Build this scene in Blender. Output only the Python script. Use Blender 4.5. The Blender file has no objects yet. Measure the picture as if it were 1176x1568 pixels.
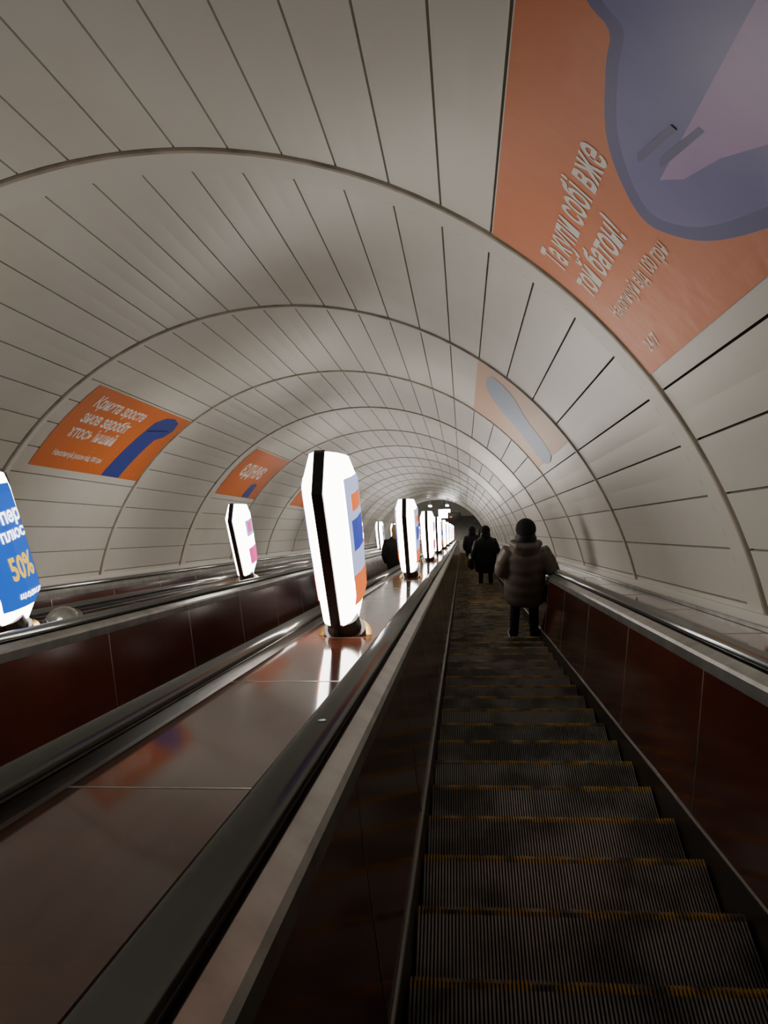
import bpy, bmesh, math, random
import numpy as np
from mathutils import Vector, Matrix
random.seed(4)
C30,S30=math.cos(math.radians(30)),0.5
def S(x,a,p): return Vector((x,a*C30+p*S30,-a*S30+p*C30))
scene=bpy.context.scene
col=scene.collection
# ------------------------------------------------------------ materials
def mat(name,color,rough=.5,metal=0,emit=None,estr=0,noise=None,bump=None,spec=None,coat=0,sample=True):
    m=bpy.data.materials.new(name); m.use_nodes=True
    nt=m.node_tree; b=nt.nodes['Principled BSDF']
    b.inputs['Base Color'].default_value=(*color,1); b.inputs['Roughness'].default_value=rough
    b.inputs['Metallic'].default_value=metal
    if spec is not None: b.inputs['Specular IOR Level'].default_value=spec
    if coat: b.inputs['Coat Weight'].default_value=coat; b.inputs['Coat Roughness'].default_value=.12
    if emit: b.inputs['Emission Color'].default_value=(*emit,1); b.inputs['Emission Strength'].default_value=estr
    if emit and not sample: m.cycles.emission_sampling='NONE'
    if not emit: m.cycles.emission_sampling='NONE'
    if noise or bump: tc=nt.nodes.new('ShaderNodeTexCoord')
    if noise:
        col2,scale,lo,hi=noise[:4]
        n=nt.nodes.new('ShaderNodeTexNoise'); n.inputs['Scale'].default_value=scale; n.inputs['Detail'].default_value=4
        if len(noise)>4:
            mp=nt.nodes.new('ShaderNodeMapping'); mp.inputs['Scale'].default_value=noise[4]
            nt.links.new(tc.outputs['Object'],mp.inputs['Vector']); nt.links.new(mp.outputs[0],n.inputs['Vector'])
        else: nt.links.new(tc.outputs['Object'],n.inputs['Vector'])
        r=nt.nodes.new('ShaderNodeValToRGB'); r.color_ramp.elements[0].position=lo; r.color_ramp.elements[1].position=hi
        r.color_ramp.elements[0].color=(*color,1); r.color_ramp.elements[1].color=(*col2,1)
        nt.links.new(n.outputs['Fac'],r.inputs['Fac']); nt.links.new(r.outputs[0],b.inputs['Base Color'])
    if bump:
        n=nt.nodes.new('ShaderNodeTexNoise'); n.inputs['Scale'].default_value=bump[0]; n.inputs['Detail'].default_value=2
        nt.links.new(tc.outputs['Object'],n.inputs['Vector'])
        bp=nt.nodes.new('ShaderNodeBump'); bp.inputs['Strength'].default_value=bump[1]; bp.inputs['Distance'].default_value=bump[2]
        nt.links.new(n.outputs['Fac'],bp.inputs['Height']); nt.links.new(bp.outputs[0],b.inputs['Normal'])
    return m
M={}
M['panel']=mat('panel_enamel',(.70,.68,.615),.36,noise=((.61,.575,.49),.6,.52,.75))
M['band']=mat('ring_band',(.70,.68,.615),.40)
M['gap']=mat('dark_gap',(.018,.016,.014),.9)
M['rib']=mat('ring_joint',(.42,.37,.29),.5,noise=((.24,.20,.15),6,.4,.7))
M['steel']=mat('brushed_steel',(.6,.6,.57),.22,1)
M['steel2']=mat('worn_aluminium',(.44,.44,.41),.34,.9,noise=((.30,.30,.28),8,.4,.7))
M['trimdark']=mat('dark_trim',(.16,.15,.13),.4,.7)
M['rubber']=mat('polished_rubber',(.30,.315,.31),.22,.88,spec=.8,coat=.6)
M['label']=mat('rail_label',(.06,.06,.06),.5)
M['maroon']=mat('maroon_laminate',(.070,.016,.009),.12,noise=((.040,.010,.007),2.5,.4,.75),spec=.7)
M['deck']=mat('deck_laminate',(.15,.042,.023),.08,noise=((.085,.028,.016),1.6,.4,.7),bump=(2,.05,.02),spec=.9)
M['skirt']=mat('skirt_dark',(.022,.014,.010),.3)
M['rib_al']=mat('tread_alu',(.26,.26,.25),.42,.6,noise=((.10,.10,.095),3.3,.42,.6))
M['base_al']=mat('tread_groove',(.009,.009,.009),.8)
M['yellow']=mat('tread_yellow',(.40,.22,.025),.6,noise=((.07,.06,.04),11,.44,.62))
M['orange']=mat('poster_orange',(.72,.18,.035),.38,bump=(7,.2,.02))
M['orange_glare']=mat('poster_orange_glare',(.70,.34,.16),.40)  # orange poster, with grazing glare painted into a paler base colour
M['pale_glare']=mat('poster_pale_glare',(.72,.64,.48),.3)  # far right posters: glare wash-out painted in as a pale base colour
M['blue']=mat('poster_blue',(.035,.06,.32),.4)
M['blue_out']=mat('poster_indigo',(.07,.065,.26),.35)
M['blue_p']=mat('poster_periwinkle',(.11,.11,.40),.35,noise=((.20,.17,.46),1.6,.35,.7))
M['lilac']=mat('poster_lilac',(.50,.31,.62),.35,noise=((.36,.25,.58),1.8,.4,.75))
M['blue_glare']=mat('poster_blue_glare',(.18,.27,.48),.40)  # blue print lightened, the glare on it is part of the colour
M['white']=mat('print_white',(.86,.82,.76),.4)
M['tanp']=mat('print_peach',(.84,.66,.52),.4)
LS=14.0
M['lamp']=mat('lamp_white',(.9,.9,.88),.4,emit=(1,.945,.85),estr=LS)
M['panel_and_fill']=mat('panel_and_fill_glow',(.9,.9,.88),.4,emit=(1,.97,.92),estr=24)  # shared by the end panel and the added fill bars
E=lambda n,c,s:mat(n,tuple(x*.5 for x in c),.4,emit=c,estr=s,sample=False)
M['lblue']=E('ad_blue',(.010,.12,.66),1.0)
M['lnavy']=E('ad_navy',(.06,.09,.55),1.0)
M['lpink']=E('ad_pink',(1,.06,.38),1.3)
M['lorange']=E('ad_orange',(1,.20,.04),1.2)
M['llav']=E('ad_lavender',(.52,.58,.95),1.3)
M['lyel']=E('ad_yellow',(1,.62,.04),1.3)
M['lwhite']=E('ad_white',(1,1,1),4)
M['frame']=mat('lamp_frame_black',(.015,.014,.013),.35)
M['brass']=mat('brass',(.55,.36,.12),.25,1)
M['ped']=mat('pedestal_dark',(.04,.032,.025),.3,.5)
M['wallend']=mat('end_wall_plaster',(.60,.58,.52),.6)
M['floor']=mat('granite_floor',(.12,.11,.10),.35,noise=((.2,.18,.16),12,.4,.6))
M['jacket']=mat('jacket_nylon',(.11,.085,.070),.45)
M['coat']=mat('dark_coat',(.014,.014,.016),.75)
M['pants']=mat('black_jeans',(.010,.010,.012),.8)
M['hat']=mat('black_knit',(.008,.008,.009),.95,bump=(60,.6,.01))
M['skin']=mat('skin',(.48,.27,.19),.5)
M['hairb']=mat('hair_blonde',(.42,.27,.12),.6)
M['haird']=mat('hair_dark',(.012,.009,.007),.6)
M['shoe']=mat('shoe_black',(.015,.015,.015),.5)
M['sole']=mat('shoe_sole_white',(.6,.6,.58),.6)
M['eye']=mat('eye_dark',(.02,.015,.01),.2)
M['lips']=mat('lips',(.35,.10,.09),.5)
M['bag']=mat('leather_bag',(.02,.015,.012),.4)
# ------------------------------------------------------------ helpers
def obj(name,verts,faces,mats,fm=None,parent=None,smooth=False):
    me=bpy.data.meshes.new(name); me.from_pydata([tuple(v) for v in verts],[],faces)
    for m in (mats if isinstance(mats,(list,tuple)) else [mats]): me.materials.append(m)
    if fm is not None: me.polygons.foreach_set('material_index',fm)
    if smooth: me.polygons.foreach_set('use_smooth',[True]*len(me.polygons))
    me.update()
    o=bpy.data.objects.new(name,me); col.objects.link(o)
    if parent: o.parent=parent
    return o
def fixn(o):
    bm=bmesh.new(); bm.from_mesh(o.data); bmesh.ops.recalc_face_normals(bm,faces=bm.faces); bm.to_mesh(o.data); bm.free()
def empty(name,loc=(0,0,0),parent=None):
    e=bpy.data.objects.new(name,None); e.location=loc; e.empty_display_size=.2; col.objects.link(e)
    if parent: e.parent=parent
    return e
class B:
    def __init__(s): s.v=[];s.f=[];s.m=[]
    def quad(s,ps,mi=0):
        i=len(s.v); s.v+=ps; s.f.append(tuple(range(i,i+len(ps)))); s.m.append(mi)
    def box(s,fn,x0,x1,y0,y1,z0,z1,mi=0):
        i=len(s.v)
        s.v+=[fn(x,y,z) for z in (z0,z1) for y in (y0,y1) for x in (x0,x1)]
        for q in ((0,2,3,1),(4,5,7,6),(0,1,5,4),(2,6,7,3),(0,4,6,2),(1,3,7,5)):
            s.f.append(tuple(i+k for k in q)); s.m.append(mi)
    def extr(s,prof,a0,a1,mi=0,closed=True,fn=S):
        i=len(s.v);n=len(prof)
        s.v+=[fn(x,a0,p) for x,p in prof]+[fn(x,a1,p) for x,p in prof]
        for k in range(n if closed else n-1):
            j=(k+1)%n; s.f.append((i+k,i+j,i+n+j,i+n+k)); s.m.append(mi)
        if closed:
            s.f.append(tuple(i+k for k in range(n))[::-1]); s.m.append(mi)
            s.f.append(tuple(i+n+k for k in range(n))); s.m.append(mi)
    def tube(s,pts,rad,n=12,mi=0,up=Vector((0,0,1)),caps=True):
        pts=[Vector(p) for p in pts]; i0=len(s.v)
        for k,p in enumerate(pts):
            d=(pts[min(k+1,len(pts)-1)]-pts[max(k-1,0)]).normalized()
            sx=Vector((1,0,0)) if abs(d.x)<.8 else Vector((0,0,1))
            sx=(sx-d*sx.dot(d)).normalized(); sy=d.cross(sx)
            r=rad[k]; rx,ry=(r if isinstance(r,(tuple,list)) else (r,r))
            for j in range(n):
                t=2*math.pi*j/n
                s.v.append(p+sx*rx*math.cos(t)+sy*ry*math.sin(t))
        for k in range(len(pts)-1):
            for j in range(n):
                a=i0+k*n+j;b=i0+k*n+(j+1)%n
                s.f.append((a,b,b+n,a+n)); s.m.append(mi)
        if caps:
            s.f.append(tuple(i0+j for j in range(n))[::-1]); s.m.append(mi)
            e=i0+(len(pts)-1)*n
            s.f.append(tuple(e+j for j in range(n))); s.m.append(mi)
    def ell(s,c,r,n=16,m=10,mi=0,fn=None):
        c=Vector(c);i=len(s.v)
        for a in range(m+1):
            ph=math.pi*(a+.001)/(m+.002)
            for b in range(n):
                t=2*math.pi*b/n
                v=Vector((math.sin(ph)*math.cos(t),math.sin(ph)*math.sin(t),math.cos(ph)))
                if fn: v=fn(v)
                s.v.append(c+Vector((v.x*r[0],v.y*r[1],v.z*r[2])))
        for a in range(m):
            for b in range(n):
                k=i+a*n+b;k2=i+a*n+(b+1)%n
                s.f.append((k,k+n,k2+n,k2)); s.m.append(mi)
        s.f.append(tuple(i+b for b in range(n)));s.m.append(mi)
        s.f.append(tuple(i+m*n+b for b in range(n))[::-1]);s.m.append(mi)
    def make(s,name,mats,parent=None,smooth=False,fix=True):
        o=obj(name,s.v,s.f,mats,s.m,parent,smooth)
        if fix: fixn(o)
        return o
# ------------------------------------------------------------ tunnel vault
R=3.05; CX,CZ=-1.573,-1.034
A1,SP=3.80,2.74
TH0,TST=2.8,5.36
def V(th,a,r=R):
    t=math.radians(th); return S(CX+r*math.sin(t),a,CZ+r*math.cos(t))
def ak(k): return A1+(k-1)*SP
K0,K1=-3,17
vb=B()
g=math.degrees(.0055/R)
ths=[TH0+TST*i for i in range(-16,16)]
for k in range(K0,K1):
    s0=ak(k)+.02; s1=ak(k)+(.24 if k%3==1 else .10); s2=ak(k+1)-.029
    n=64
    for j in range(n):
        t0=-84+168*j/n; t1=-84+168*(j+1)/n
        vb.quad([V(t0,s0),V(t1,s0),V(t1,s1),V(t0,s1)],1)
    for th in ths[:-1]:
        ta,tb=th+g,th+TST-g; tm=(ta+tb)/2
        i=len(vb.v)
        for a in (s1,s2):
            vb.v+=[V(ta,a,R+.035),V(ta,a),V(tm,a),V(tb,a),V(tb,a,R+.035)]
        for q in range(4): vb.f.append((i+q,i+q+1,i+q+6,i+q+5)); vb.m.append(0)
ceiling=vb.make('ceiling',[M['panel'],M['band']],smooth=False,fix=False)
bb=B(); n=60
for j in range(n):
    t0=-84+168*j/n; t1=-84+168*(j+1)/n
    bb.quad([V(t0,ak(K0),R+.035),V(t1,ak(K0),R+.035),V(t1,ak(K1),R+.035),V(t0,ak(K1),R+.035)],0)
o=bb.make('backing',[M['gap']],ceiling,fix=False)
rb=B()
for k in range(K0,K1+1):
    a=ak(k)
    for j in range(84):
        t0=-84+2*j;t1=t0+2
        rb.quad([V(t0,a-.02,R+.01),V(t1,a-.02,R+.01),V(t1,a-.013,R-.012),V(t0,a-.013,R-.012)])
        rb.quad([V(t0,a-.013,R-.012),V(t1,a-.013,R-.012),V(t1,a+.013,R-.012),V(t0,a+.013,R-.012)])
        rb.quad([V(t0,a+.013,R-.012),V(t1,a+.013,R-.012),V(t1,a+.02,R+.01),V(t0,a+.02,R+.01)])
rb.make('trim_1',[M['rib']],fix=False)
# ------------------------------------------------------------ posters
def clipgrid(poly,cuts=5):
    bm=bmesh.new(); f=bm.faces.new([bm.verts.new((x,y,0)) for x,y in poly])
    bmesh.ops.triangulate(bm,faces=[f]); bmesh.ops.subdivide_edges(bm,edges=bm.edges[:],cuts=cuts,use_grid_fill=True)
    v=[(q.co.x,q.co.y) for q in bm.verts]; bm.verts.index_update()
    fs=[tuple(w.index for w in q.verts) for q in bm.faces]; bm.free(); return v,fs
def on_vault(name,poly,m,parent,off,cuts=8):
    v,f=clipgrid(poly,cuts)
    return obj(name,[V(th,a,R-off) for a,th in v],f,m,parent=parent)
def textmesh(body,size,bold=0,shear=0,align='LEFT'):
    cu=bpy.data.curves.new('t','FONT'); cu.body=body; cu.size=size; cu.offset=bold; cu.shear=shear; cu.align_x=align
    cu.resolution_u=3
    o=bpy.data.objects.new('t',cu); col.objects.link(o)
    dg=bpy.context.evaluated_depsgraph_get(); dg.update()
    me=bpy.data.meshes.new_from_object(o.evaluated_get(dg))
    v=[tuple(q.co) for q in me.vertices]; f=[tuple(p.vertices) for p in me.polygons]
    bpy.data.objects.remove(o); bpy.data.meshes.remove(me)
    return v,f
def text_vault(name,body,a0,th0,size,side,m,parent,bold=.01,shear=0,off=.0068,width=None):
    v,f=textmesh(body,size,bold,shear)
    if not v: return
    w=max(p[0] for p in v); k=(width/w) if width else 1
    out=[]
    for x,y,_ in v:
        if side>0: a=a0-x*k; th=th0-math.degrees(y/R)
        else: a=a0+x*k; th=th0+math.degrees(y/R)
        out.append(V(th,a,R-off))
    obj(name,out,f,m,parent=parent)
def smoothpoly(pts,n=5):
    out=[];L=len(pts)
    for i in range(L):
        p0,p1,p2,p3=[Vector(pts[(i+d)%L]) for d in(-1,0,1,2)]
        for j in range(n):
            t=j/n
            q=.5*((2*p1)+(-p0+p2)*t+(2*p0-5*p1+4*p2-p3)*t*t+(-p0+3*p1-3*p2+p3)*t**3)
            out.append((q.x,q.y))
    return out
def rect(a0,a1,t0,t1): return [(a0,t0),(a1,t0),(a1,t1),(a0,t1)]
P=empty('ceiling_poster'); 
on_vault('sheet',rect(1.32,3.77,35.2,54.6),M['orange'],P,.005,12)
on_vault('hand_outline',smoothpoly([(1.33,36.6),(1.70,37.2),(1.93,38.9),(1.99,40.6),(2.13,41.0),(2.40,42.2),(2.58,44.2),(2.68,46.6),(2.63,48.6),(2.47,50.8),(2.20,52.6),(1.8,54.2),(1.33,54.4)],4),M['blue_out'],P,.007)
on_vault('hand',smoothpoly([(1.34,37.2),(1.68,37.9),(1.89,39.6),(1.95,41.3),(2.10,41.7),(2.34,42.8),(2.51,44.6),(2.60,46.6),(2.56,48.3),(2.41,50.2),(2.14,51.8),(1.78,53.3),(1.34,53.7)],4),M['blue_p'],P,.0095)
on_vault('bread',[(1.34,46.2),(2.40,46.4),(2.30,47.6),(2.1,48.6),(1.9,50.2),(1.7,51.8),(1.34,52.6)],M['lilac'],P,.012)
for i,(a,t,l) in enumerate([(2.38,44.6,.24),(2.32,45.9,.26)]):
    on_vault('finger_line_%d'%i,[(a-l,t+.9),(a-.02,t-.1),(a+.01,t-.02),(a+.02,t+.2),(a,t+.35),(a-l,t+1.3)],M['blue_out'],P,.0125,4)
text_vault('text_1','Та купи собі вже',3.62,42.9,.190,1,M['white'],P,.0045,.25,width=1.10)
text_vault('text_2','той батон!',3.62,46.3,.190,1,M['white'],P,.0045,.25,width=.76)
text_vault('text_3','Накопичуй від 100 грн',3.58,49.3,.10,1,M['tanp'],P,.002,0,width=.86)
text_vault('text_4','24/7',3.55,53.2,.09,1,M['tanp'],P,.002,0,width=.18)
def bar(P,side,a0,a1,m,t0=35.4,t1=54.4):
    def q(u,v): return (a0+(a1-a0)*u, side*(t0+(t1-t0)*v))
    on_vault('arm',[q(.60,.995),q(.78,.995),q(.82,.60),q(.84,.40),q(.90,.33),q(.93,.20),q(.90,.08),q(.82,.04),q(.74,.07),q(.68,.18),q(.67,.34),q(.64,.65)],m,P,.0075)
    on_vault('arm_line',[q(.69,.30),q(.88,.22),q(.88,.235),q(.69,.32)],M['haird'],P,.0095,2)
P=empty('ceiling_poster')
a0,a1=ak(2)+.30,ak(3)-.03
on_vault('sheet',rect(a0,a1,-35.2,-54.4),M['orange'],P,.005,10); bar(P,-1,a0,a1,M['blue'])
text_vault('text_1','Крихта зросте',a0+.22,-39.8,.20,-1,M['white'],P,.005,width=1.12)
text_vault('text_2','знов заробіт',a0+.25,-43.6,.20,-1,M['white'],P,.005,width=1.0)
text_vault('text_3','хтось інший',a0+.25,-47.2,.20,-1,M['white'],P,.0035,width=.95)
text_vault('text_4','Накопичуй разом від 100 грн',a0+.25,-51.6,.09,-1,M['white'],P,.002,width=1.0)
P=empty('ceiling_poster')
a0,a1=ak(4)+.30,ak(5)-.03
on_vault('sheet',rect(a0,a1,-35.2,-54.4),M['orange'],P,.005,10)
text_vault('text_1','ЄДНУЄ',a0+.40,-46.2,.36,-1,M['white'],P,.012,width=1.3)
on_vault('arm',[(a0+1.45,-54.2),(a0+1.55,-49),(a0+1.7,-48),(a0+1.9,-48.5),(a0+1.9,-54.2)],M['blue'],P,.0075)
P=empty('ceiling_poster')
a0,a1=ak(6)+.30,ak(7)-.03
on_vault('sheet',rect(a0,a1,-35.2,-54.4),M['orange'],P,.005,10); bar(P,-1,a0,a1,M['blue'])
for k,ms in ((2,M['orange_glare']),(4,M['pale_glare']),(6,M['pale_glare'])):
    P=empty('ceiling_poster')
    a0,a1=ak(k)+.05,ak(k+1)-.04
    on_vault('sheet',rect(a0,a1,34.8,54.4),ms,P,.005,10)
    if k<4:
        on_vault('arm',smoothpoly([(a0+.3,37.5),(a0+1.0,37.5),(a0+1.6,43),(a0+2.0,54),(a0+1.2,54),(a0+.9,47),(a0+.4,42)],4),M['blue_glare'],P,.0075)
# ------------------------------------------------------------ escalators
AE=46.0; AB=-7.0
PITCH=.40; NOSE0=2.126; H=1.207
sb=B(); W=.508; nr=92; pw=2*W/nr
idn=lambda x,y,z:Vector((x,y,z))
TR=PITCH*C30; RI=PITCH*S30
sb.box(idn,-W,W,-TR-.02,-.004,-.03,-.011,1)
for i in range(nr):
    x=-W+pw*(i+.5)
    hw=pw*.25
    sb.box(idn,x-hw,x+hw,-TR-.015,-.028,-.0115,0,0)
    sb.box(idn,x-hw,x+hw,-.028,0,-.0115,0,2)
sb.box(idn,-W,W,-.03,-.004,-RI-.02,-.0295,1)
for i in range(0,nr,2):
    x=-W+pw*(i+.5); sb.box(idn,x-pw*.3,x+pw*.3,-.004,.004,-RI-.01,-.012,0)
sobj=sb.make('step_master',[M['rib_al'],M['base_al'],M['yellow']],fix=False)
smesh=sobj.data; bpy.data.objects.remove(sobj)
sv=S(0,PITCH,0)
kstart=-20
def add_escalator(c):
    E=empty('escalator')
    st=bpy.data.objects.new('steps',smesh); col.objects.link(st); st.parent=E
    st.location=S(c,NOSE0+PITCH*kstart,-H)
    md=st.modifiers.new('arr','ARRAY'); md.use_relative_offset=False; md.use_constant_offset=True
    md.constant_offset_displace=sv; md.count=int((AE-(NOSE0+PITCH*kstart))/PITCH)
    for sd,nm in ((-1,'left'),(1,'right')):
        X=lambda q:c+sd*q
        b=B()
        b.extr([(X(.516),-1.55),(X(.516),-1.13),(X(.56),-1.13),(X(.56),-1.55)],AB,AE,0)
        b.extr([(X(.520),-1.135),(X(.520),-1.130),(X(.527),-1.126),(X(.55),-1.135)],AB,AE,1)
        b.extr([(X(.526),-1.132),(X(.592),-.545),(X(.62),-.545),(X(.60),-1.132)],AB,AE,2)
        b.extr([(X(.586),-.560),(X(.584),-.515),(X(.592),-.502),(X(.634),-.480),(X(.634),-.54),(X(.61),-.565)],AB,AE,3)
        b.extr([(X(.63),-.54),(X(.63),-.480),(X(.718),-.480),(X(.718),-.54)],AB,AE,0)
        b.extr([(X(.718),-.56),(X(.718),-.512),(X(.754),-.512),(X(.757),-.56)],AB,AE,3)
        a=4.5-1.37*8
        while a<AE:
            b.extr([(X(.525),-1.12),(X(.5895),-.56),(X(.595),-.56),(X(.54),-1.12)],a-.003,a+.003,4)
            a+=1.37
        b.make('balustrade_'+nm,[M['skirt'],M['trimdark'],M['maroon'],M['steel2'],M['steel2']],E)
        h=B()
        prof=[]
        for i in range(17):
            t=math.pi*i/16
            prof.append((X(.677-.040*math.cos(t)),-.462+.026*math.sin(t)**.7 if 0<i<16 else -.462))
        prof+=[(X(.717),-.476),(X(.637),-.476)]
        h.extr(prof,AB,AE,0)
        ho=h.make('handrail_'+nm,[M['rubber']],E)
        for pl in ho.data.polygons: pl.use_smooth=len(pl.vertices)==4
    return E
CEN=[.329,-1.571,-3.471]
ES=[add_escalator(c) for c in CEN]
lb=B(); lb.ell((0,0,0),(.011,.014,.0012),20,6); o=lb.make('handrail_label',[M['label']],ES[0],True)
o.location=S(CEN[0]-.672,1.80,-.4355); o.rotation_euler=(math.radians(-30),0,0)
def deck(x0,x1,name='escalator_deck',zz=-.497):
    b=B()
    b.box(S,x0,x1,AB,AE,zz-.03,zz,0)
    a=1.5-1.1*7
    while a<AE:
        b.box(S,x0,x1,a-.003,a+.003,zz-.005,zz+.0012,1); a+=1.1
    return b.make(name,[M['deck'],M['steel2']])
deck(CEN[1]+.760,CEN[0]-.760); deck(CEN[2]+.760,CEN[1]-.760)
deck(CEN[0]+.760,1.425); deck(-4.57,CEN[2]-.760)
b=B()
for sd in (1,-1):
    x=CX+sd*2.965; b.box(S,min(x,x+sd*.03),max(x,x+sd*.03),AB,AE,-.495,-.425,0)
    x=CX+sd*2.945; b.box(S,min(x,x+sd*.05),max(x,x+sd*.05),AB,AE,-.495,-.475,1)
b.make('trim_2',[M['band'],M['steel2']])
b=B(); b.box(S,-4.7,1.6,AB,AE,-1.9,-1.75,0); b.make('escalator_truss',[M['gap']])
# ------------------------------------------------------------ lower landing
e0=S(0,AE,-H); L=7
b=B(); b.box(idn,-4.7,1.6,e0.y-.3,e0.y+L,e0.z-.2,e0.z,0); b.make('floor',[M['floor']])
b=B(); yE=S(0,50.5,0).y
b.box(idn,-5.2,2.2,yE,yE+.2,e0.z-.5,e0.z+6.5,0)
b.make('wall_back',[M['wallend']])
b=B(); b.box(idn,-5.2,2.2,S(0,AB,-2).y-2.2,S(0,AB,-2).y-2.0,-2,8,0); b.make('wall_front',[M['wallend']])
for (xx,aa,pp) in ((-1.1,47,1.1),(-1.9,45.5,1.55),(-.9,45.5,1.55)):
    ew=empty('landing_panel_and_fill'); q=S(xx,aa,pp)
    if aa==47:
        b=B(); b.box(idn,xx-.35,xx+.35,q.y,q.y+.08,q.z-.25,q.z+.3,0); b.make('diffuser',[M['panel_and_fill']],ew)
        b=B(); b.box(idn,xx-.4,xx+.4,q.y+.081,q.y+.14,q.z-.3,q.z+.35,0); b.box(idn,xx-.02,xx+.02,q.y+.082,q.y+.12,q.z+.35,q.z+1.0,0); b.make('housing',[M['frame']],ew)
    else:
        b=B(); b.box(S,xx-.08,xx+.08,aa-.6,aa+.6,pp,pp+.06,0); b.make('diffuser',[M['panel_and_fill']],ew)  # added fill bar, no known fixture, brightens the dark tunnel end
        b=B(); b.box(S,xx-.1,xx+.1,aa-.65,aa+.65,pp+.061,pp+.12,0); b.box(S,xx-.02,xx+.02,aa-.02,aa+.02,pp+.12,pp+.5,0); b.make('housing',[M['steel2']],ew)
hs=empty('hanging_sign')
q=S(0,44,.95)
b=B(); b.box(idn,-.85,-.1,q.y,q.y+.12,q.z-.35,q.z+.15,0); b.box(idn,-.6,-.57,q.y+.04,q.y+.07,q.z+.15,q.z+1.2,0); b.box(idn,-.38,-.35,q.y+.04,q.y+.07,q.z+.15,q.z+1.2,0)
b.box(idn,-.75,-.60,q.y-.004,q.y,q.z-.12,q.z-.05,1); b.make('sign_box',[M['frame'],M['lorange']],hs)
# ------------------------------------------------------------ lamps
NB,NK,NT,FT,FK,FB=[Vector(p) for p in ((-.08,.11),(-.13,.86),(.03,.985),(.36,.80),(.33,.13),(.14,.03))]
def chain(pts,s):
    s=s*(len(pts)-1); i=min(int(s),len(pts)-2); return pts[i].lerp(pts[i+1],s-i)
NC=[NB,NB.lerp(NK,.18),NB.lerp(NK,.6),NK,NT]
FC=[FB,FK,FK.lerp(FT,.5),FK.lerp(FT,.88),FT]
WC=[.60,.86,.92,.92,.60]
PR=[0,.078,.108,.115,.035]
def face(side,t,s,off=0):
    nr_=chain(NC,s); fr=chain(FC,s)
    ss=s*4; i=min(int(ss),3); w=WC[i]+(WC[i+1]-WC[i])*(ss-i)
    q=nr_.lerp(fr,t)
    tt=t*4; k=min(int(tt),3); bu=PR[k]+(PR[k+1]-PR[k])*(tt-k)
    return Vector((side*(.018+bu*w+off),q.x,q.y))
def lampface(name,side,t0,t1,s0,s1,m,parent,off=.004):
    def grid(a,b): return sorted(set([a,b]+[x/4 for x in range(5) if a<x/4<b]))
    T=grid(t0,t1);Q=grid(s0,s1); n=len(T)-1;b=B()
    for s_ in Q:
        for t_ in T: b.v.append(face(side,t_,s_,off))
    for j in range(len(Q)-1):
        for i in range(n):
            q=j*(n+1)+i; f=(q,q+1,q+n+2,q+n+1); b.f.append(f if side>0 else f[::-1]); b.m.append(0)
    return b.make(name,[m],parent,False,False)
def lamptext(name,body,side,t0,s0,w,hh,m,parent,off=.008):
    v,f=textmesh(body,1,.03)
    wx=max(p[0] for p in v)
    out=[face(side,(t0+p[0]/wx*w) if side>0 else (t0-p[0]/wx*w),s0+p[1]*hh,off) for p in v]
    obj(name,out,f,m,parent=parent)
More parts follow.
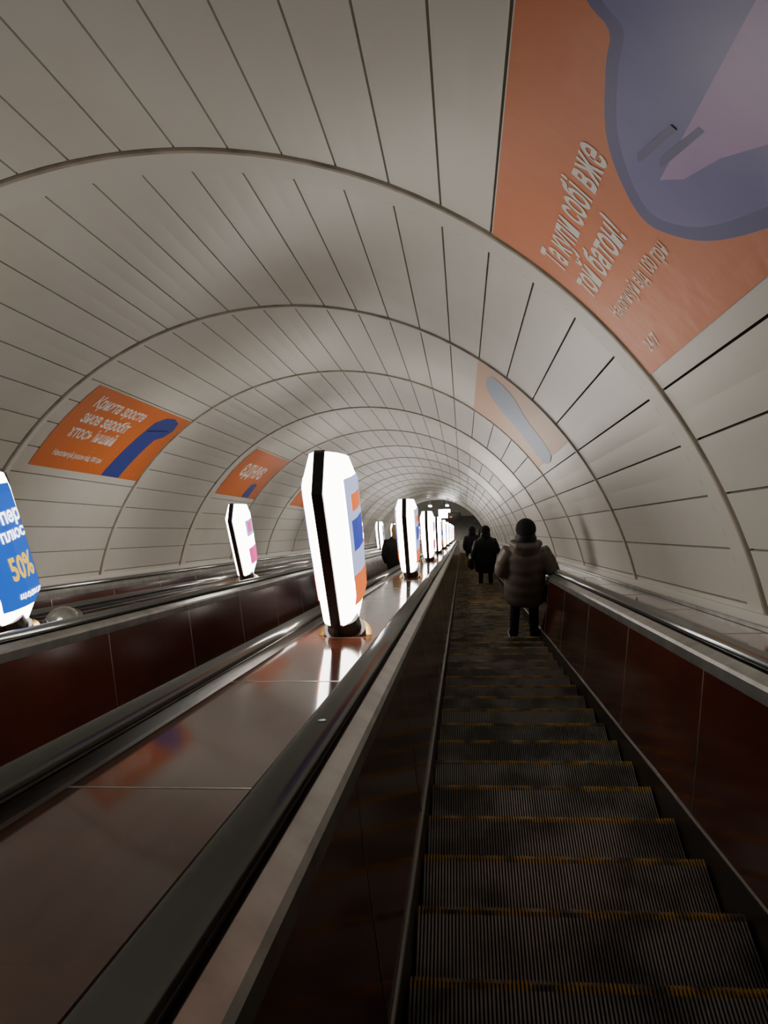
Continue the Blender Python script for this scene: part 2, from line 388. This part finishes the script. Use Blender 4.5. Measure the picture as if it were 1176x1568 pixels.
def add_lamp(x,a,ad,txt=False):
    base=S(x,a,-.497)
    P=empty('advertising_lamp',base)
    b=B(); n,k=4,4
    for side in (1,-1):
        i0=len(b.v)
        for j in range(k+1):
            for i in range(n+1): b.v.append(face(side,i/n,j/k))
        for j in range(k):
            for i in range(n):
                q=i0+j*(n+1)+i; f=(q,q+1,q+n+2,q+n+1); b.f.append(f if side>0 else f[::-1]); b.m.append(0)
    h=(k+1)*(n+1)
    for row in (0,k):
        for i in range(n):
            q=row*(n+1)+i; b.f.append((q,q+1,q+1+h,q+h)); b.m.append(0)
    b.make('light_box',[M['lamp']],P)
    b=B()
    def seg(p,q,wd,dy,dz=0):
        i=len(b.v)
        for r_ in (p,q):
            for xx in (-wd,wd):
                for s_ in (-1,1): b.v.append(Vector((xx,r_.x+s_*dy,r_.y+s_*dz)))
        for ff in ((0,1,3,2),(4,6,7,5),(0,4,5,1),(2,3,7,6),(0,2,6,4),(1,5,7,3)): b.f.append(tuple(i+z for z in ff)); b.m.append(0)
    for CH,wd in ((NC,.024),(FC,.045)):
        for j in range(4): seg(CH[j],CH[j+1],wd,.012)
    seg(NC[0],FC[0],.03,0,.008)
    b.make('edge_frame',[M['frame']],P)
    b=B()
    b.tube([(0.02,.02,-.09),(0.02,.02,.03)],[.105,.105],24,0); b.tube([(0.02,.02,-.09),(0.02,.02,-.005)],[.135,.135],28,1)
    b.tube([(0.02,.02,.03),(0.02,.02,.10)],[.085,.075],24,0)
    b.make('pedestal',[M['ped'],M['brass']],P,False)
    for side in (1,-1):
        if ad==0:
            lampface('ad_sky_%d'%side,side,.28,.80,.32,.80,M['llav'],P)
            lampface('ad_orange_%d'%side,side,.28,.80,.16,.34,M['lorange'],P,.006)
            lampface('ad_blue_%d'%side,side,.36,.72,.44,.58,M['lnavy'],P,.006)
            lampface('ad_red_%d'%side,side,.40,.70,.62,.70,M['lorange'],P,.007)
        elif ad==1:
            lampface('ad_field_%d'%side,side,.12,.82,.13,.86,M['lblue'],P)
            if txt: 
                lamptext('ad_word_%d'%side,'супер',side,.24 if side>0 else .80,.60,.52,.11,M['lwhite'],P)
                lamptext('ad_word2_%d'%side,'плюс',side,.36 if side>0 else .80,.51,.40,.09,M['lwhite'],P)
                lamptext('ad_logo_%d'%side,'50%',side,.34 if side>0 else .80,.33,.38,.15,M['lyel'],P)
                lamptext('ad_word3_%d'%side,'щодня',side,.36 if side>0 else .80,.22,.38,.07,M['lwhite'],P)
        elif ad==2:
            lampface('ad_pink_%d'%side,side,.32,.80,.22,.40,M['lpink'],P)
            lampface('ad_lav_%d'%side,side,.36,.74,.52,.70,M['llav'],P)
            lampface('ad_pink2_%d'%side,side,.44,.66,.56,.68,M['lpink'],P,.006)
XR,XL=-.62,-2.521
for i in range(-2,9):
    a=3.8+4.9*i
    if i==-1: a=-3.2
    if i==-2: a=-6.3
    add_lamp(XR,a,0 if i!=2 else 2)
    if i==0: add_lamp(-2.48,3.98,1,True)
    else: add_lamp(XL,a,2 if i%2 else 0)
b=B(); D0=S(-2.52,4.62,-.497)
b.ell((0,0,0),(.105,.105,.085),28,14,0); b.tube([(0,0,-.07),(0,0,.012)],[.125,.125],28,1)
o=b.make('deck_dome_speaker',[M['steel'],M['steel2']],None,True); o.location=D0
# ------------------------------------------------------------ people
def remesh(o,vs,sm=0):
    m=o.modifiers.new('r','REMESH'); m.mode='VOXEL'; m.voxel_size=vs; m.use_smooth_shade=True
    if sm: s=o.modifiers.new('s','SMOOTH'); s.iterations=sm; s.factor=.5
def hand(P,name,wrist,dirv,palm_side,sgn):
    w=Vector(wrist); d=Vector(dirv).normalized(); sx=Vector(palm_side).normalized(); nrm=d.cross(sx)*sgn
    b=B()
    b.tube([w-d*.02,w+d*.02,w+d*.05,w+d*.085],[(.022,.022),(.034,.017),(.041,.016),(.038,.013)],12)
    for i,(o_,l) in enumerate(((-.030,.068),(-.010,.078),(.010,.072),(.029,.056))):
        s0=w+d*.075+sx*o_
        b.tube([s0,s0+d*l*.45,s0+d*l*.75-nrm*.012,s0+d*l*.92-nrm*.030],[.0088,.0085,.0078,.006],8)
    s0=w+d*.025-sx*.03*1
    b.tube([s0,s0+d*.03-sx*.025-nrm*.005,s0+d*.058-sx*.032-nrm*.012],[.012,.010,.0075],8)
    o=b.make(name,[M['skin']],P,True); remesh(o,.0045,1)
def person(name,loc,rot,scale,coat,hat,hair,hem=.60,pose=0,bag=False,wide=1.0):
    P=empty(name,loc); P.rotation_euler=(0,0,rot); P.scale=(scale,)*3
    b=B()
    b.tube([(0,0,.98),(0,0,.90),(0,.0,.80)],[(.145,.10),(.165,.115),(.15,.11)],20)
    for sx in (-1,1):
        b.tube([(sx*.075,0,.88),(sx*.095,.005,.68),(sx*.105,.02,.47),(sx*.112,.005,.28),(sx*.118,-.01,.07)],[(.088,.095),(.080,.088),(.060,.066),(.056,.062),(.050,.056)],16)
    o=b.make('trousers',[M['pants']],P,True); remesh(o,.014,2)
    for sx,nm in ((-1,'left'),(1,'right')):
        b=B(); x=sx*.12
        toe=sx*.03
        b.tube([(x,-.075,.045),(x,-.05,.06),(x+toe*.2,.0,.062),(x+toe*.5,.08,.048),(x+toe*.8,.15,.036),(x+toe,.185,.030)],[(.028,.03),(.038,.045),(.041,.05),(.044,.035),(.040,.024),(.022,.014)],14,0)
        b.tube([(x,-.085,.014),(x,-.06,.014),(x+toe*.5,.07,.014),(x+toe*.8,.16,.014),(x+toe,.195,.014)],[(.028,.014),(.042,.014),(.048,.014),(.044,.014),(.022,.013)],14,1)
        b.make('shoe_'+nm,[M['shoe'],M['sole']],P,True)
    b=B()
    zs=[];rs=[]
    key=[(hem,.222,.158),(.72,.232,.165),(.88,.222,.16),(1.0,.208,.152),(1.12,.218,.156),(1.21,.222,.145),(1.28,.175,.118),(1.34,.105,.092),(1.39,.085,.085)]
    N=34
    for i in range(N+1):
        z=hem+(1.39-hem)*i/N
        rx,ry=key[0][1:]
        for q in range(len(key)-1):
            if key[q][0]<=z<=key[q+1][0]+1e-6:
                u=(z-key[q][0])/(key[q+1][0]-key[q][0]); rx=key[q][1]+(key[q+1][1]-key[q][1])*u; ry=key[q][2]+(key[q+1][2]-key[q][2])*u
        puff=.010*abs(math.sin(math.pi*(z-hem)/.14)) if coat=='jacket' else 0
        zs.append((0,0,z)); rs.append(((rx+puff)*wide,ry+puff))
    b.tube(zs,rs,28)
    if pose==0:
        arms={-1:[(-.165,0,1.25),(-.235,-.02,1.12),(-.270,-.03,.97),(-.24,.10,.93),(-.17,.20,.97)],
               1:[(.165,0,1.25),(.25,-.03,1.13),(.31,-.05,.99),(.31,.10,.93),(.27,.24,.93)]}
    else:
        arms={-1:[(-.165,0,1.25),(-.22,-.01,1.1),(-.25,-.01,.95),(-.25,.06,.83),(-.24,.12,.73)],
               1:[(.165,0,1.25),(.23,-.01,1.1),(.27,-.02,.97),(.27,.10,.92),(.25,.22,.93)]}
    for sx in (-1,1):
        pts=[Vector(p) for p in arms[sx]]; PP=[];RR=[]
        for i in range(len(pts)-1):
            for j in range(5):
                t=j/5; PP.append(pts[i].lerp(pts[i+1],t)); u=(i+t)/(len(pts)-1)
                r=.090-.034*u+(.007*abs(math.sin(math.pi*u*6)) if coat=='jacket' else 0); RR.append(r)
        PP.append(pts[-1]); RR.append(.05)
        b.tube(PP,RR,16)
    if coat=='jacket':
        b.ell((0,-.08,1.32),(.15,.085,.085),20,12)
        b.tube([(-.12,.03,1.33),(-.145,-.04,1.355),(-.09,-.125,1.37),(0,-.145,1.375),(.09,-.125,1.37),(.145,-.04,1.355),(.12,.03,1.33)],[.035,.042,.045,.046,.045,.042,.035],12)
    o=b.make('jacket',[M[coat]],P,True); remesh(o,.012,2)
    for sx,nm in ((-1,'left'),(1,'right')):
        a=Vector(arms[sx][-1]); d=a-Vector(arms[sx][-2])
        hand(P,'hand_'+nm,a+d.normalized()*.01,d,(sx*-1,0,0),sx)
    def hd(v):
        v=v.copy()
        if v.z<0: v.x*=1-.22*(-v.z)**1.5; v.y=v.y*(1-.12*-v.z)+.10*(-v.z)**2
        return v
    b=B()
    b.tube([(0,-.01,1.33),(0,-.005,1.42)],[.055,.052],16)
    b.ell((0,.01,1.485),(.076,.096,.115),28,20,0,hd)
    b.tube([(0,.098,1.50),(0,.112,1.475),(0,.124,1.458),(0,.105,1.448)],[.009,.012,.015,.010],10)
    b.ell((-.03,.088,1.497),(.02,.014,.008),10,8); b.ell((.03,.088,1.497),(.02,.014,.008),10,8)
    for sx in (-1,1): b.ell((sx*.078,.0,1.48),(.012,.020,.032),12,8)
    o=b.make('head',[M['skin']],P,True); remesh(o,.006,1)
    b=B()
    for sx in (-1,1): b.ell((sx*.029,.098,1.487),(.011,.008,.006),10,8,0)
    b.tube([(-.024,.094,1.425),(0,.104,1.423),(.024,.094,1.425)],[.004,.007,.004],8,1)
    b.make('face_features',[M['eye'],M['lips']],P,True)
    b=B()
    if hat:
        b.ell((0,-.03,1.46),(.105,.10,.085),20,12,0); b.ell((0,-.045,1.42),(.12,.085,.08),20,12,0)
    else:
        b.ell((0,-.022,1.505),(.09,.10,.118),24,14,0); b.ell((0,-.05,1.43),(.085,.07,.12),20,12,0)
    o=b.make('hair',[M[hair]],P,True); remesh(o,.009,1)
    if hat:
        b=B()
        b.ell((0,-.012,1.52),(.112,.120,.120),28,18,0,lambda v:Vector((v.x,v.y,max(v.z,-.30))))
        o=b.make('hat',[M['hat']],P,True); remesh(o,.01,2)
    if bag:
        b=B(); b.tube([(-.33,.0,.55),(-.33,0,.58),(-.33,0,.84),(-.33,0,.87)],[(.05,.13),(.07,.16),(.06,.14),(.03,.12)],16)
        b.tube([(-.33,.08,.85),(-.30,.05,1.05),(-.2,.02,1.28),(-.12,0,1.33)],[.010]*4,8); b.tube([(-.33,-.08,.85),(-.30,-.06,1.05),(-.2,-.05,1.28),(-.12,-.04,1.33)],[.010]*4,8)
        b.make('shoulder_bag',[M['bag']],P,True)
    return P
def on_step(c_x,a_target,back=.16):
    k=round((a_target-NOSE0)/PITCH); n=S(c_x,NOSE0+PITCH*k,-H); return Vector((n.x,n.y-back,n.z))
person('woman_in_puffy_jacket',on_step(.675,9.33,.15),math.radians(-3),.99,'jacket',True,'haird',.57)
person('commuter_in_dark_coat',on_step(.50,18.5),math.radians(4),1.0,'coat',True,'haird',.45,1,True,1.12)
person('commuter_in_dark_coat',on_step(.30,27),0,1.03,'coat',True,'haird',.55,1)
person('commuter_in_dark_coat',on_step(.66,31),0,1.0,'coat',False,'haird',.55,1)
person('blonde_commuter',on_step(-1.32,16.2),math.radians(0),1.05,'coat',False,'hairb',.5,1)
# ------------------------------------------------------------ world / camera
w=bpy.data.worlds.new('world'); scene.world=w; w.use_nodes=True
w.node_tree.nodes['Background'].inputs[0].default_value=(.9,.88,.82,1); w.node_tree.nodes['Background'].inputs[1].default_value=.05
yaw,pit,rol=.1018,.0286,-.0246
cy,sy=math.cos(yaw),math.sin(yaw)
fwd=Vector((-sy*math.cos(pit),cy*math.cos(pit),math.sin(pit))); r=Vector((cy,sy,0)); u=r.cross(fwd)
r2=r*math.cos(rol)+u*math.sin(rol); u2=-r*math.sin(rol)+u*math.cos(rol)
tw=lambda v:S(v.x,v.y,v.z)
r2,u2,fw=tw(r2),tw(u2),tw(fwd)
cd=bpy.data.cameras.new('camera'); cam=bpy.data.objects.new('camera',cd); col.objects.link(cam)
cam.matrix_world=Matrix(((r2.x,u2.x,-fw.x,0),(r2.y,u2.y,-fw.y,0),(r2.z,u2.z,-fw.z,0),(0,0,0,1)))
cd.sensor_fit='VERTICAL'; cd.sensor_height=36; cd.lens=36*1178/1568; cd.clip_start=.02; cd.clip_end=200
scene.camera=cam
